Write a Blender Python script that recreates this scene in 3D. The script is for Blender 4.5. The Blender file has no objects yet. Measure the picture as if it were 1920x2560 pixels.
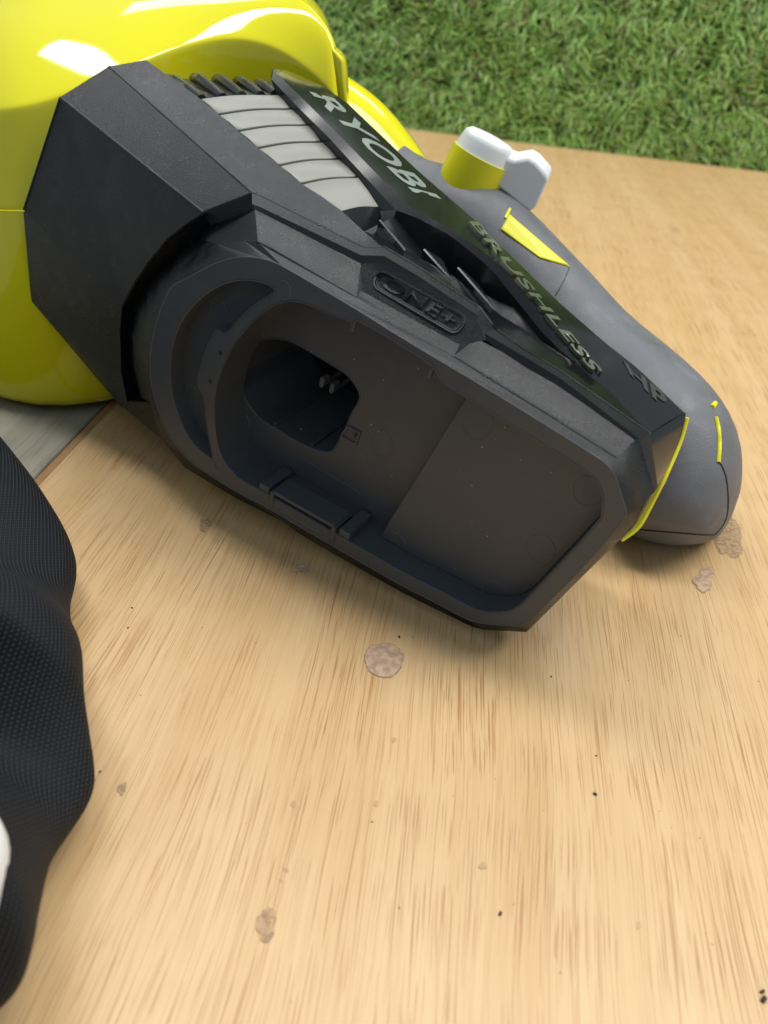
import bpy, bmesh, math, random
from mathutils import Vector, Matrix
from mathutils.geometry import tessellate_polygon
from mathutils.bvhtree import BVHTree
from mathutils import noise as mnoise

# ---------------------------------------------------------------- camera, world, lamps
scn = bpy.context.scene
COL = scn.collection
random.seed(7)

FOC = 1920.0                     # focal length in photo pixels (photo is 1920 x 2560)
CAM = Vector((0, 0, 0.18))       # camera stands 18 cm above the table top
RIGHT = Vector((0.98634282, 0.13989834, 0.08692694))
DOWN = Vector((0.15152205, -0.56383272, -0.81187051))
FWD = Vector((-0.06456708, 0.813954, -0.57733004))

cam_d = bpy.data.cameras.new('camera')
cam = bpy.data.objects.new('camera', cam_d)
COL.objects.link(cam)
m = Matrix((RIGHT, -DOWN, -FWD)).transposed().to_4x4()
m.translation = CAM
cam.matrix_world = m
cam_d.sensor_fit = 'HORIZONTAL'
cam_d.sensor_width = 36
cam_d.lens = 36
cam_d.clip_start = 0.005
cam_d.clip_end = 50
cam_d.dof.use_dof = True
cam_d.dof.focus_distance = 0.262
cam_d.dof.aperture_fstop = 18
scn.camera = cam

world = bpy.data.worlds.new('World')
scn.world = world
world.use_nodes = True
bg = world.node_tree.nodes['Background']
bg.inputs[0].default_value = (0.80, 0.91, 1.0, 1)
bg.inputs[1].default_value = 0.46

def area_lamp(name, loc, target, sx, sy, power, color=(1, 1, 1)):
    d = bpy.data.lights.new(name, 'AREA')
    d.shape = 'RECTANGLE'
    d.size, d.size_y = sx, sy
    d.energy = power
    d.color = color
    o = bpy.data.objects.new(name, d)
    COL.objects.link(o)
    o.location = loc
    o.rotation_euler = (Vector(target) - Vector(loc)).to_track_quat('-Z', 'Y').to_euler()
    return o
# ceiling tubes of the shop
area_lamp('ceiling_lamp', (0.95, 0.50, 1.9), (0.0, 0.5, 0), 0.7, 1.8, 44, (1.0, 0.96, 0.90))
area_lamp('ceiling_lamp', (-0.70, 0.80, 2.2), (0, 0.4, 0), 0.3, 1.6, 26, (1.0, 0.98, 0.95))

area_lamp('ceiling_lamp', (-0.2, 2.7, 2.4), (0, 0.4, 0), 2.6, 0.5, 22, (0.93, 0.97, 1.0))

scn.view_settings.view_transform = 'Standard'
scn.view_settings.look = 'None'
scn.view_settings.exposure = 0
scn.view_settings.gamma = 1

# ---------------------------------------------------------------- helpers
def ray(px, py):
    return RIGHT * ((px - 960) / FOC) + DOWN * ((py - 1280) / FOC) + FWD
def ony(px, py, y):
    r = ray(px, py)
    return CAM + r * (y / r.y)
def onz(px, py, z):
    r = ray(px, py)
    return CAM + r * ((z - CAM.z) / r.z)
# frame of the tool: U along the battery face, V up, W out of the face
U = Vector((0.89592189, -0.39662695, -0.20002758))
V = Vector((0.17041828, -0.10894776, 0.97933038))
W = Vector((-0.41022137, -0.91149188, -0.0300162))
ORG = Vector((0.03277441, 0.18390406, 0.01124608))
def loc(p):
    d = p - ORG
    return Vector((d.dot(U), d.dot(V), d.dot(W)))
def wld(l):
    return ORG + U * l[0] + V * l[1] + W * l[2]
CL = loc(CAM)
def L(px, py, w):
    """measured point of the photograph on the plane at depth w of the tool, in tool coordinates"""
    r = ray(px, py)
    rl = Vector((r.dot(U), r.dot(V), r.dot(W)))
    return CL + rl * ((w - CL.z) / rl.z)
def P(px, py, w):
    return wld(L(px, py, w))

def tag(o, label=None, cat=None, group=None, kind=None):
    if label: o['label'] = label
    if cat: o['category'] = cat
    if group: o['group'] = group
    if kind: o['kind'] = kind
    return o
def empty(name, at):
    o = bpy.data.objects.new(name, None)
    o.empty_display_size = 0.02
    COL.objects.link(o)
    o.location = at
    return o
def base_of(parent):
    b = Vector((0, 0, 0))
    while parent:
        b += parent.location
        parent = parent.parent
    return b
def build(name, verts, faces, mat, parent=None, smooth=35, recalc=True, solid=0, offset=-1, bevel=0, subdiv=0, seg=2):
    b = base_of(parent)
    me = bpy.data.meshes.new(name)
    me.from_pydata([tuple(Vector(v) - b) for v in verts], [], faces)
    bm = bmesh.new(); bm.from_mesh(me)
    bmesh.ops.remove_doubles(bm, verts=bm.verts, dist=1e-6)
    if recalc: bmesh.ops.recalc_face_normals(bm, faces=bm.faces)
    bm.to_mesh(me); bm.free()
    if smooth:
        for p in me.polygons: p.use_smooth = True
        me.set_sharp_from_angle(angle=math.radians(smooth))
    me.materials.append(mat)
    o = bpy.data.objects.new(name, me)
    COL.objects.link(o)
    o.parent = parent
    if solid:
        md = o.modifiers.new('solid', 'SOLIDIFY'); md.thickness = solid; md.offset = offset
    if bevel:
        md = o.modifiers.new('bevel', 'BEVEL'); md.width = bevel; md.segments = seg
        md.limit_method = 'ANGLE'; md.angle_limit = math.radians(38); md.harden_normals = False
    if subdiv:
        md = o.modifiers.new('subdiv', 'SUBSURF'); md.levels = md.render_levels = subdiv
    return o
class MB:
    """collects the faces of one mesh, in world coordinates"""
    def __init__(s): s.v = []; s.f = []
    def add(s, vs, fs):
        n = len(s.v); s.v += [Vector(a) for a in vs]; s.f += [[i + n for i in f] for f in fs]
        return s
    def poly(s, vs): return s.add(vs, [list(range(len(vs)))])
    def fill(s, loops):
        """fill tool-coordinate loops (outer, then holes), tessellated in U,V"""
        flat = [p for l in loops for p in l]
        tris = tessellate_polygon([[Vector((p[0], p[1], 0)) for p in l] for l in loops])
        return s.add([wld(p) for p in flat], [list(t) for t in tris])
    def wall(s, la, lb, closed=True):
        n = len(la); k = n if closed else n - 1
        return s.add([wld(p) for p in la] + [wld(p) for p in lb], [[i, (i + 1) % n, n + (i + 1) % n, n + i] for i in range(k)])
    def loft(s, rows, closed=False):
        n = len(rows[0]); vs = [p for r in rows for p in r]; fs = []
        for j in range(len(rows) - 1):
            for i in range(n if closed else n - 1):
                a = j * n + i; b = j * n + (i + 1) % n
                fs.append([a, b, b + n, a + n])
        return s.add(vs, fs)
    def box(s, c, ax, ay, az):
        c = Vector(c); vs = [c + ax * i + ay * j + az * k for k in (-1, 1) for j in (-1, 1) for i in (-1, 1)]
        return s.add(vs, [[0, 2, 3, 1], [4, 5, 7, 6], [0, 1, 5, 4], [2, 6, 7, 3], [0, 4, 6, 2], [1, 3, 7, 5]])
    def tube(s, pts, r, n=8, cap=True):
        pts = [Vector(p) for p in pts]; rows = []
        up = None
        for i, p in enumerate(pts):
            t = (pts[min(i + 1, len(pts) - 1)] - pts[max(i - 1, 0)]).normalized()
            if up is None: up = t.orthogonal()
            up = (up - t * up.dot(t)).normalized(); sd = t.cross(up)
            rr = r[i] if isinstance(r, (list, tuple)) else r
            rows.append([p + (up * math.cos(a) + sd * math.sin(a)) * rr for a in [2 * math.pi * k / n for k in range(n)]])
        s.loft(rows, True)
        if cap: s.poly(rows[0][::-1]); s.poly(rows[-1])
        return s
    def build(s, name, mat, parent=None, **k): return build(name, s.v, s.f, mat, parent, **k)
def catmull(pts, n=4, closed=False):
    pts = [Vector(p) for p in pts]; out = []; N = len(pts)
    for i in range(N if closed else N - 1):
        g = (lambda k: pts[k % N]) if closed else (lambda k: pts[max(0, min(N - 1, k))])
        a, b, c, d = g(i - 1), g(i), g(i + 1), g(i + 2)
        for k in range(n):
            t = k / n
            out.append(0.5 * ((2 * b) + (c - a) * t + (2 * a - 5 * b + 4 * c - d) * t * t + (3 * b - a - 3 * c + d) * t ** 3))
    if not closed: out.append(pts[-1])
    return out
def resample(pts, n):
    pts = [Vector(p) for p in pts]; d = [0]
    for a, b in zip(pts, pts[1:]): d.append(d[-1] + (b - a).length)
    out = []
    for k in range(n):
        s = d[-1] * k / (n - 1); i = 0
        while i < len(d) - 2 and d[i + 1] < s: i += 1
        t = (s - d[i]) / max(1e-9, d[i + 1] - d[i])
        out.append(pts[i].lerp(pts[i + 1], min(1, t)))
    return out
def area2(l): return sum(a[0] * b[1] - b[0] * a[1] for a, b in zip(l, l[1:] + l[:1]))
def off(l, d):
    """offset a closed tool-coordinate loop in U,V (positive = grow)"""
    s = 1 if area2(l) > 0 else -1; n = len(l); out = []
    for i in range(n):
        a, b, c = [Vector((l[k % n][0], l[k % n][1])) for k in (i - 1, i, i + 1)]
        e1, e2 = (b - a), (c - b)
        if e1.length < 1e-7: e1 = e2
        if e2.length < 1e-7: e2 = e1
        n1 = Vector((e1.y, -e1.x)).normalized() * s; n2 = Vector((e2.y, -e2.x)).normalized() * s
        h = n1 + n2
        h = h / max(0.35, h.length_squared / 2) if h.length > 1e-6 else n1
        q = b + h * d
        out.append(Vector((q.x, q.y, l[i][2])))
    return out
def chaikin(l, k=1):
    for _ in range(k):
        out = []
        for a, b_ in zip(l, l[1:] + l[:1]): out += [a.lerp(b_, .25), a.lerp(b_, .75)]
        l = out
    return l
def atw(l, w): return [Vector((p[0], p[1], w)) for p in l]
def LP(pxs, w): return [L(x, y, w) for x, y in pxs]
def bvh_of(mb): return BVHTree.FromPolygons([tuple(v) for v in mb.v], mb.f, epsilon=0)
def hit(bvh, px, py, lift=0.0):
    r = ray(px, py).normalized()
    p, n, i, d = bvh.ray_cast(CAM, r)
    if p is None:
        p, n, i, d = bvh.find_nearest(CAM + r * 0.3)
    if n.dot(r) > 0: n = -n
    return p + n * lift, n
def text_mesh(s, bold=0.0, spacing=1.0):
    cu = bpy.data.curves.new('t', 'FONT'); cu.body = s; cu.offset = bold; cu.resolution_u = 3; cu.space_character = spacing
    ob = bpy.data.objects.new('t', cu); COL.objects.link(ob)
    bpy.context.view_layer.update()
    me = bpy.data.meshes.new_from_object(ob.evaluated_get(bpy.context.evaluated_depsgraph_get()))
    v = [Vector(p.co) for p in me.vertices]; f = [list(p.vertices) for p in me.polygons]
    bpy.data.objects.remove(ob); bpy.data.curves.remove(cu); bpy.data.meshes.remove(me)
    x0, x1 = min(p.x for p in v), max(p.x for p in v); y0, y1 = min(p.y for p in v), max(p.y for p in v)
    return [((p.x - x0) / (x1 - x0), (p.y - y0) / (y1 - y0)) for p in v], f
def raised(name, uv, f, surf, height, mat, parent, sink=0.0006):
    """letters as real raised shapes: surf(u, v) -> point, normal"""
    top, bot = [], []
    for a, b in uv:
        p, n = surf(a, b); top.append(p + n * height); bot.append(p - n * sink)
    k = len(uv); fs = [list(q) for q in f]
    cnt = {}
    for q in f:
        for a, b in zip(q, q[1:] + q[:1]): cnt[(a, b)] = 1
    for (a, b) in cnt:
        if (b, a) not in cnt: fs.append([b, a, a + k, b + k])
    return build(name, top + bot, fs, mat, parent, smooth=30, recalc=True)

# ---------------------------------------------------------------- materials
def mat(name, color, rough=0.5, metal=0.0, coat=0.0, bump=None, spec=0.5, mottle=None, dust=None):
    """bump = (scale, strength[, detail]); mottle = (scale, amount) uneven colour"""
    mt = bpy.data.materials.new(name); mt.use_nodes = True
    nt = mt.node_tree; N = nt.nodes; b = N['Principled BSDF']
    b.inputs['Base Color'].default_value = (*color, 1); b.inputs['Roughness'].default_value = rough
    b.inputs['Metallic'].default_value = metal; b.inputs['Coat Weight'].default_value = coat
    b.inputs['Coat Roughness'].default_value = 0.06; b.inputs['Specular IOR Level'].default_value = spec
    tc = N.new('ShaderNodeTexCoord')
    if bump:
        n = N.new('ShaderNodeTexNoise'); n.inputs['Scale'].default_value = bump[0]; n.inputs['Detail'].default_value = bump[2] if len(bump) > 2 else 3
        nt.links.new(tc.outputs['Object'], n.inputs['Vector'])
        bp = N.new('ShaderNodeBump'); bp.inputs['Strength'].default_value = bump[1]; bp.inputs['Distance'].default_value = 0.0004
        nt.links.new(n.outputs[0], bp.inputs['Height']); nt.links.new(bp.outputs[0], b.inputs['Normal'])
    if mottle:
        n = N.new('ShaderNodeTexNoise'); n.inputs['Scale'].default_value = mottle[0]; n.inputs['Detail'].default_value = 6; n.inputs['Roughness'].default_value = 0.65
        nt.links.new(tc.outputs['Object'], n.inputs['Vector'])
        r = N.new('ShaderNodeMapRange'); r.inputs[1].default_value = 0.3; r.inputs[2].default_value = 0.75
        r.inputs[3].default_value = rough - mottle[1] * 0.5; r.inputs[4].default_value = rough + mottle[1] * 0.5
        nt.links.new(n.outputs[0], r.inputs[0]); nt.links.new(r.outputs[0], b.inputs['Roughness'])
        mx = N.new('ShaderNodeMix'); mx.data_type = 'RGBA'
        mx.inputs['A'].default_value = (*[c * (1 - mottle[1] * 0.4) for c in color], 1)
        mx.inputs['B'].default_value = (*[min(1, c * (1 + mottle[1] * 0.5)) for c in color], 1)
        nt.links.new(n.outputs[0], mx.inputs['Factor']); nt.links.new(mx.outputs['Result'], b.inputs['Base Color'])
    if dust:   # pale dust and scuffs: (scale, threshold, strength, colour)
        src = b.inputs['Base Color'].links[0].from_socket if b.inputs['Base Color'].links else None
        n = N.new('ShaderNodeTexNoise'); n.inputs['Scale'].default_value = dust[0]; n.inputs['Detail'].default_value = 7; n.inputs['Roughness'].default_value = 0.7
        nt.links.new(tc.outputs['Object'], n.inputs['Vector'])
        r = N.new('ShaderNodeMapRange'); r.inputs[1].default_value = dust[1]; r.inputs[2].default_value = dust[1] + 0.14; r.inputs[4].default_value = dust[2]
        nt.links.new(n.outputs[0], r.inputs[0])
        mx = N.new('ShaderNodeMix'); mx.data_type = 'RGBA'; mx.inputs['A'].default_value = (*color, 1); mx.inputs['B'].default_value = (*dust[3], 1)
        if src: nt.links.new(src, mx.inputs['A'])
        nt.links.new(r.outputs[0], mx.inputs['Factor']); nt.links.new(mx.outputs['Result'], b.inputs['Base Color'])
    return mt
M_FACE = mat('dark_grey_plastic', (0.058, 0.067, 0.078), 0.42, bump=(2500, 0.10), mottle=(90, 0.22), dust=(260, 0.60, 0.16, (0.20, 0.19, 0.17)))
M_MATTE = mat('textured_black_plastic', (0.0045, 0.0065, 0.0085), 0.33, spec=0.38, bump=(3200, 0.45, 3), mottle=(120, 0.25), dust=(200, 0.62, 0.045, (0.18, 0.18, 0.17)))
M_GLOSS = mat('gloss_black_plastic', (0.006, 0.007, 0.008), 0.15, spec=0.6, mottle=(60, 0.06))
M_SATIN = mat('satin_black_plastic', (0.010, 0.011, 0.013), 0.28, mottle=(80, 0.15))
M_HOLE = mat('deep_black_plastic', (0.012, 0.013, 0.015), 0.5)
M_YEL = mat('yellow_plastic', (0.70, 0.66, 0.012), 0.06, mottle=(30, 0.03))
M_YEL2 = mat('yellow_insert_plastic', (0.72, 0.70, 0.012), 0.35)
M_SILV = mat('silver_grey_plastic', (0.24, 0.24, 0.21), 0.40, bump=(2200, 0.15), mottle=(60, 0.06))
M_LOGO = mat('pale_grey_print', (0.18, 0.215, 0.185), 0.35)
M_LETT = mat('raised_letter_plastic', (0.10, 0.115, 0.075), 0.16, spec=0.8)
M_GRIP = mat('grey_rubber', (0.115, 0.122, 0.137), 0.55, bump=(2200, 0.4), mottle=(70, 0.5), dust=(75, 0.56, 0.22, (0.30, 0.31, 0.33)))
M_GRIPD = mat('dark_grey_rubber', (0.035, 0.037, 0.042), 0.55, bump=(1800, 0.35))
M_WHITE = mat('white_plastic', (0.70, 0.74, 0.76), 0.35)
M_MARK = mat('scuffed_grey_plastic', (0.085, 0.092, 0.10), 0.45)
M_METAL = mat('contact_metal', (0.42, 0.40, 0.35), 0.35, metal=0.4)

def wood_material(name, light, mid, dark, pore, pore_amt=0.8, rough=0.42, seed=0.0):
    mt = bpy.data.materials.new(name); mt.use_nodes = True
    nt = mt.node_tree; N = nt.nodes; K = nt.links.new; b = N['Principled BSDF']
    tc = N.new('ShaderNodeTexCoord')
    def mapping(sx, sy, off=0):
        mp = N.new('ShaderNodeMapping'); mp.inputs['Scale'].default_value = (sx, sy, 1); mp.inputs['Location'].default_value = (off + seed, off * 1.7 + seed, 0)
        return mp
    # gentle waviness of the fibres
    wv = N.new('ShaderNodeTexNoise'); wv.inputs['Scale'].default_value = 1; wv.inputs['Detail'].default_value = 2
    mw = mapping(14, 4.5, 3.1); K(tc.outputs['Object'], mw.inputs[0]); K(mw.outputs[0], wv.inputs['Vector'])
    sub = N.new('ShaderNodeMath'); sub.operation = 'MULTIPLY_ADD'; sub.inputs[1].default_value = 0.016; sub.inputs[2].default_value = -0.008
    K(wv.outputs[0], sub.inputs[0])
    cx = N.new('ShaderNodeCombineXYZ'); K(sub.outputs[0], cx.inputs[0])
    ad = N.new('ShaderNodeVectorMath'); ad.operation = 'ADD'; K(tc.outputs['Object'], ad.inputs[0]); K(cx.outputs[0], ad.inputs[1])
    def noise(sx, sy, detail, rg, off):
        mp = mapping(sx, sy, off); K(ad.outputs[0], mp.inputs[0])
        n = N.new('ShaderNodeTexNoise'); n.inputs['Scale'].default_value = 1; n.inputs['Detail'].default_value = detail; n.inputs['Roughness'].default_value = rg
        K(mp.outputs[0], n.inputs['Vector']); return n.outputs[0]
    def ramp(src, a, c, v0=0, v1=1):
        r = N.new('ShaderNodeMapRange'); r.inputs[1].default_value = a; r.inputs[2].default_value = c; r.inputs[3].default_value = v0; r.inputs[4].default_value = v1
        K(src, r.inputs[0]); return r.outputs[0]
    def mix(fac, A, B, blend='MIX'):
        x = N.new('ShaderNodeMix'); x.data_type = 'RGBA'; x.blend_type = blend
        if isinstance(fac, float): x.inputs['Factor'].default_value = fac
        else: K(fac, x.inputs['Factor'])
        for s, val in (('A', A), ('B', B)):
            if isinstance(val, tuple): x.inputs[s].default_value = (*val, 1)
            else: K(val, x.inputs[s])
        return x.outputs['Result']
    def mul(a, c):
        x = N.new('ShaderNodeMath'); x.operation = 'MULTIPLY'
        for i, val in ((0, a), (1, c)):
            if isinstance(val, float): x.inputs[i].default_value = val
            else: K(val, x.inputs[i])
        return x.outputs[0]
    bands = ramp(noise(44, 1.5, 4, 0.6, 0), 0.34, 0.66)
    col = mix(bands, light, mid)
    streak = ramp(noise(150, 3.2, 3, 0.6, 9), 0.52, 0.70)
    col = mix(mul(streak, 0.22), col, dark)
    fine = ramp(noise(2000, 5, 3, 0.6, 4), 0.42, 0.66)
    col = mix(mul(fine, 0.30), col, dark)
    area = ramp(noise(46, 6, 3, 0.6, 21), 0.30, 0.56)
    p1 = ramp(noise(2300, 19, 1, 0.5, 5), 0.61, 0.65)
    p2 = ramp(noise(2900, 42, 1, 0.5, 15), 0.62, 0.66)
    pm = N.new('ShaderNodeMath'); pm.operation = 'MAXIMUM'; K(p1, pm.inputs[0]); K(p2, pm.inputs[1])
    pores = mul(mul(pm.outputs[0], area), pore_amt)
    col = mix(pores, col, pore)
    K(col, b.inputs['Base Color'])
    K(ramp(noise(60, 40, 4, 0.6, 2), 0.3, 0.7, rough - 0.06, rough + 0.08), b.inputs['Roughness'])
    bp = N.new('ShaderNodeBump'); bp.inputs['Strength'].default_value = 0.25; bp.inputs['Distance'].default_value = 0.0003; bp.invert = True
    K(pores, bp.inputs['Height']); K(bp.outputs[0], b.inputs['Normal'])
    return mt
M_WOOD = wood_material('blond_wood_laminate', (0.63, 0.44, 0.232), (0.56, 0.37, 0.175), (0.45, 0.262, 0.10), (0.34, 0.165, 0.055))
M_GREYWOOD = wood_material('grey_wood_laminate', (0.36, 0.34, 0.28), (0.28, 0.26, 0.21), (0.17, 0.16, 0.13), (0.10, 0.09, 0.07), 0.6, seed=5.0)

# ---------------------------------------------------------------- setting: table, grey board, turf wall
def slab(name, x0, x1, y0, y1, z0, z1, material):
    mb = MB(); mb.box(((x0 + x1) / 2, (y0 + y1) / 2, (z0 + z1) / 2), Vector(((x1 - x0) / 2, 0, 0)), Vector((0, (y1 - y0) / 2, 0)), Vector((0, 0, (z1 - z0) / 2)))
    return mb.build(name, material, smooth=0, bevel=0.0012)
table = slab('table_top', -0.160, 1.30, -0.45, 1.168, -0.028, 0.0, M_WOOD)
eb = MB(); eb.box((-0.1585, 0.359, -0.0135), Vector((0.0021, 0, 0)), Vector((0, 0.8085, 0)), Vector((0, 0, 0.0137)))
eb.build('edge_band', mat('brown_edge_band', (0.34, 0.19, 0.085), 0.5, mottle=(90, 0.5)), table, smooth=0, bevel=0.0008)
tag(table, 'blond wood grain tabletop with worn spots under the leaf blower', 'table top', kind='structure')
board = slab('grey_board', -0.75, -0.1625, -0.45, 1.168, -0.030, -0.0015, M_GREYWOOD)
tag(board, 'weathered grey wood board butted against the tabletop', 'board', kind='structure')

def turf_mats():
    mt = bpy.data.materials.new('turf_blade'); mt.use_nodes = True
    nt = mt.node_tree; N = nt.nodes; b = N['Principled BSDF']
    g = N.new('ShaderNodeNewGeometry'); r = N.new('ShaderNodeValToRGB'); e = r.color_ramp.elements
    e[0].position = 0.0; e[0].color = (0.08, 0.19, 0.04, 1)
    e[1].position = 1.0; e[1].color = (0.55, 0.78, 0.38, 1)
    for pos, c in ((0.3, (0.20, 0.42, 0.08)), (0.6, (0.36, 0.60, 0.15)), (0.82, (0.45, 0.74, 0.25)), (0.93, (0.30, 0.22, 0.11))):
        k = e.new(pos); k.color = (*c, 1)
    nt.links.new(g.outputs['Random Per Island'], r.inputs[0]); nt.links.new(r.outputs[0], b.inputs['Base Color'])
    b.inputs['Roughness'].default_value = 0.45
    bk = mat('turf_backing', (0.045, 0.075, 0.025), 0.9, bump=(300, 1.0), mottle=(120, 0.6))
    return mt, bk
M_BLADE, M_BACK = turf_mats()
TY = 1.176
bm_ = MB(); bm_.box((0.2, TY + 0.012, 0.34), Vector((1.3, 0, 0)), Vector((0, 0.012, 0)), Vector((0, 0, 0.41)))
turf = bm_.build('turf_wall', M_BACK, smooth=0)
tag(turf, 'upright panel faced with artificial grass behind the table', 'turf wall', kind='structure')
mb = MB(); vs, fs = [], []
def blade(x, z, ln, wd):
    a = mnoise.noise(Vector((x * 24, z * 24, 3.3))) * 6 + random.gauss(0, 1.3); lean = random.uniform(0.5, 1.9)
    d = Vector((math.cos(a), 0, math.sin(a) * 0.9 - 0.25)); s = Vector((-math.sin(a), random.uniform(-.4, .4), math.cos(a))).normalized() * wd
    p0 = Vector((x, TY, z)); p1 = p0 + Vector((0, -0.55 * ln, 0)) + d * (0.28 * ln * lean); p2 = p1 + Vector((0, -0.25 * ln, 0)) + d * (0.52 * ln * lean)
    n = len(vs); vs.extend([p0 - s, p0 + s, p1 + s * 0.9, p1 - s * 0.9, p2]); fs.extend([[n, n + 1, n + 2, n + 3], [n + 3, n + 2, n + 4]])
for i in range(42000):
    blade(random.uniform(-0.32, 0.62), random.uniform(-0.035, 0.33), random.uniform(0.008, 0.019), random.uniform(0.0005, 0.00115))
for i in range(9000):
    blade(random.uniform(-1.0, 1.4), random.uniform(0.30, 0.74), random.uniform(0.016, 0.03), random.uniform(0.0018, 0.003))
for i in range(9000):
    blade(random.uniform(-1.05, -0.30), random.uniform(-0.035, 0.33), random.uniform(0.012, 0.024), random.uniform(0.001, 0.002))
grass = build('turf_grass', vs, fs, M_BLADE, smooth=0, recalc=False)
tag(grass, 'short curly green artificial grass blades covering the turf wall', 'artificial grass', kind='stuff')

# ---------------------------------------------------------------- leaf blower
tool = empty('leaf_blower', (-0.03, 0.26, 0.0))
tag(tool, 'yellow and black cordless leaf blower lying on its side with empty battery bay', 'leaf blower')

# ---- battery bay: rim, recess, post opening
A_PX = [(430, 714), (469, 695), (507, 674), (541, 657), (582, 644), (623, 642), (662, 648), (695, 660), (740, 685), (903, 781), (1000, 843), (1241, 986), (1400, 1085), (1450, 1116),
        (1491, 1143), (1513, 1157), (1534, 1181), (1546, 1215), (1563, 1268), (1566, 1285), (1556, 1304), (1500, 1372), (1438, 1440), (1394, 1482), (1324, 1552), (1305, 1562), (1269, 1564),
        (1208, 1559), (1182, 1553), (1148, 1539), (1100, 1512), (1000, 1462), (834, 1366), (745, 1315), (670, 1270), (600, 1235), (543, 1200), (517, 1183), (478, 1157), (445, 1121), (420, 1082),
        (401, 1041), (388, 1000), (377, 949), (375, 908), (381, 850), (396, 790), (414, 742)]
B_PX = [(522, 621), (541, 609), (609, 601), (645, 604), (676, 619), (891, 743), (1020, 820), (1135, 890), (1400, 1054), (1542, 1145), (1585, 1227), (1598, 1278), (1580, 1316), (1554, 1345), (1450, 1447),
        (1322, 1575), (1315, 1580), (1208, 1574), (1172, 1565), (1100, 1529), (1000, 1478), (834, 1384), (745, 1331), (708, 1304), (600, 1251), (517, 1202), (464, 1171), (435, 1138), (408, 1101),
        (390, 1055), (374, 1005), (362, 950), (358, 900), (366, 845), (382, 790), (405, 735), (440, 690)]
I_PX = [(599, 1198), (568, 1166), (548, 1130), (537, 1077), (535, 1005), (541, 964), (553, 925), (580, 867), (609, 829), (650, 786), (686, 762), (727, 751), (771, 760), (836, 791), (860, 797), (878, 805),
        (881, 812), (888, 802), (903, 803), (1050, 892), (1080, 916), (1098, 938), (1104, 953), (1169, 996), (1400, 1136), (1450, 1167), (1482, 1188), (1500, 1215), (1508, 1245), (1507, 1275), (1500, 1303),
        (1317, 1498), (1293, 1519), (1264, 1531), (1208, 1530), (1172, 1517), (1100, 1477), (1000, 1428), (938, 1391), (868, 1352), (831, 1330), (680, 1243), (660, 1231)]
CR_PX = [(435, 850), (454, 800), (483, 763), (517, 732), (556, 710), (597, 700), (637, 701), (669, 710), (686, 722), (688, 730), (637, 761), (601, 795), (572, 829), (560, 836), (541, 824), (536, 829), (515, 872),
         (500, 920), (493, 966), (512, 990), (515, 1053), (524, 1104), (534, 1147), (527, 1147), (493, 1121), (464, 1082), (442, 1029), (428, 978), (425, 920), (428, 880)]
H_PX = [(645, 851), (686, 845), (722, 851), (756, 868), (848, 924), (867, 936), (891, 967), (901, 989), (896, 1006), (877, 1035), (867, 1063), (853, 1088), (840, 1116), (828, 1129), (807, 1130), (778, 1121),
        (737, 1102), (677, 1063), (650, 1047), (635, 1029), (613, 998), (604, 978), (588, 962), (574, 940), (582, 900), (598, 868), (620, 845)]
WB = -0.004        # depth of the outer edge of the bevel round the bay
WF = -0.016        # depth of the bay floor
A = chaikin(LP(A_PX, 0)); I = chaikin(LP(I_PX, 0)); B = LP(B_PX, WB); CR = chaikin(LP(CR_PX, 0)); HO = chaikin(LP(H_PX, WF))
c = 0.00035
bay = MB()
bay.fill([A, off(I, c), off(CR, c)])
bay.wall(off(I, c), atw(I, -c)); bay.wall(off(CR, c), atw(CR, -c))
bay.wall(atw(I, -c), atw(I, WF)); bay.wall(atw(CR, -c), atw(off(CR, -0.0003), -0.0065))
bay.fill([atw(off(CR, -0.0003), -0.0065)])
bay.fill([atw(I, WF), off(HO, c)]); bay.wall(off(HO, c), atw(HO, WF - c))
bay.wall(atw(HO, WF - c), atw(off(HO, -0.0012), -0.062)); bay.fill([atw(off(HO, -0.0012), -0.062)])
bay_o = bay.build('battery_bay', M_FACE, tool, smooth=32)
bay_o['label'] = 'dark grey recessed battery bay with a deep post opening'
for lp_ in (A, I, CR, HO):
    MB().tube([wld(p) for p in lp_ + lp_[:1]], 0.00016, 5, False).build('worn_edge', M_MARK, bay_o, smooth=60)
# raised floor pad beside the seam
pad_px = [(951, 1362), (1172, 1002), (1400, 1138), (1450, 1167), (1482, 1188), (1500, 1215), (1508, 1245), (1507, 1275), (1500, 1303), (1317, 1498), (1293, 1519), (1264, 1531), (1208, 1530), (1172, 1517), (1100, 1477), (1000, 1428), (938, 1391)]
pad2 = LP(pad_px, 0)
PW = -0.0095
s1 = L(1170, 1000, PW); s2 = L(951, 1358, PW)
pad2[1] = Vector((s1[0], pad2[1][1], 0)); pad2[0] = Vector((s2[0], pad2[0][1], 0)); pad2[-1] = Vector((s2[0] - 0.0006, pad2[-1][1], 0))
pd = MB(); pd.fill([atw(off(pad2, -c), PW)]); pd.wall(atw(off(pad2, -c), PW), atw(pad2, PW - c)); pd.wall(atw(pad2, PW - c), atw(pad2, WF - 0.0005))
pd.build('floor_pad', M_FACE, bay_o, smooth=32)
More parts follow.
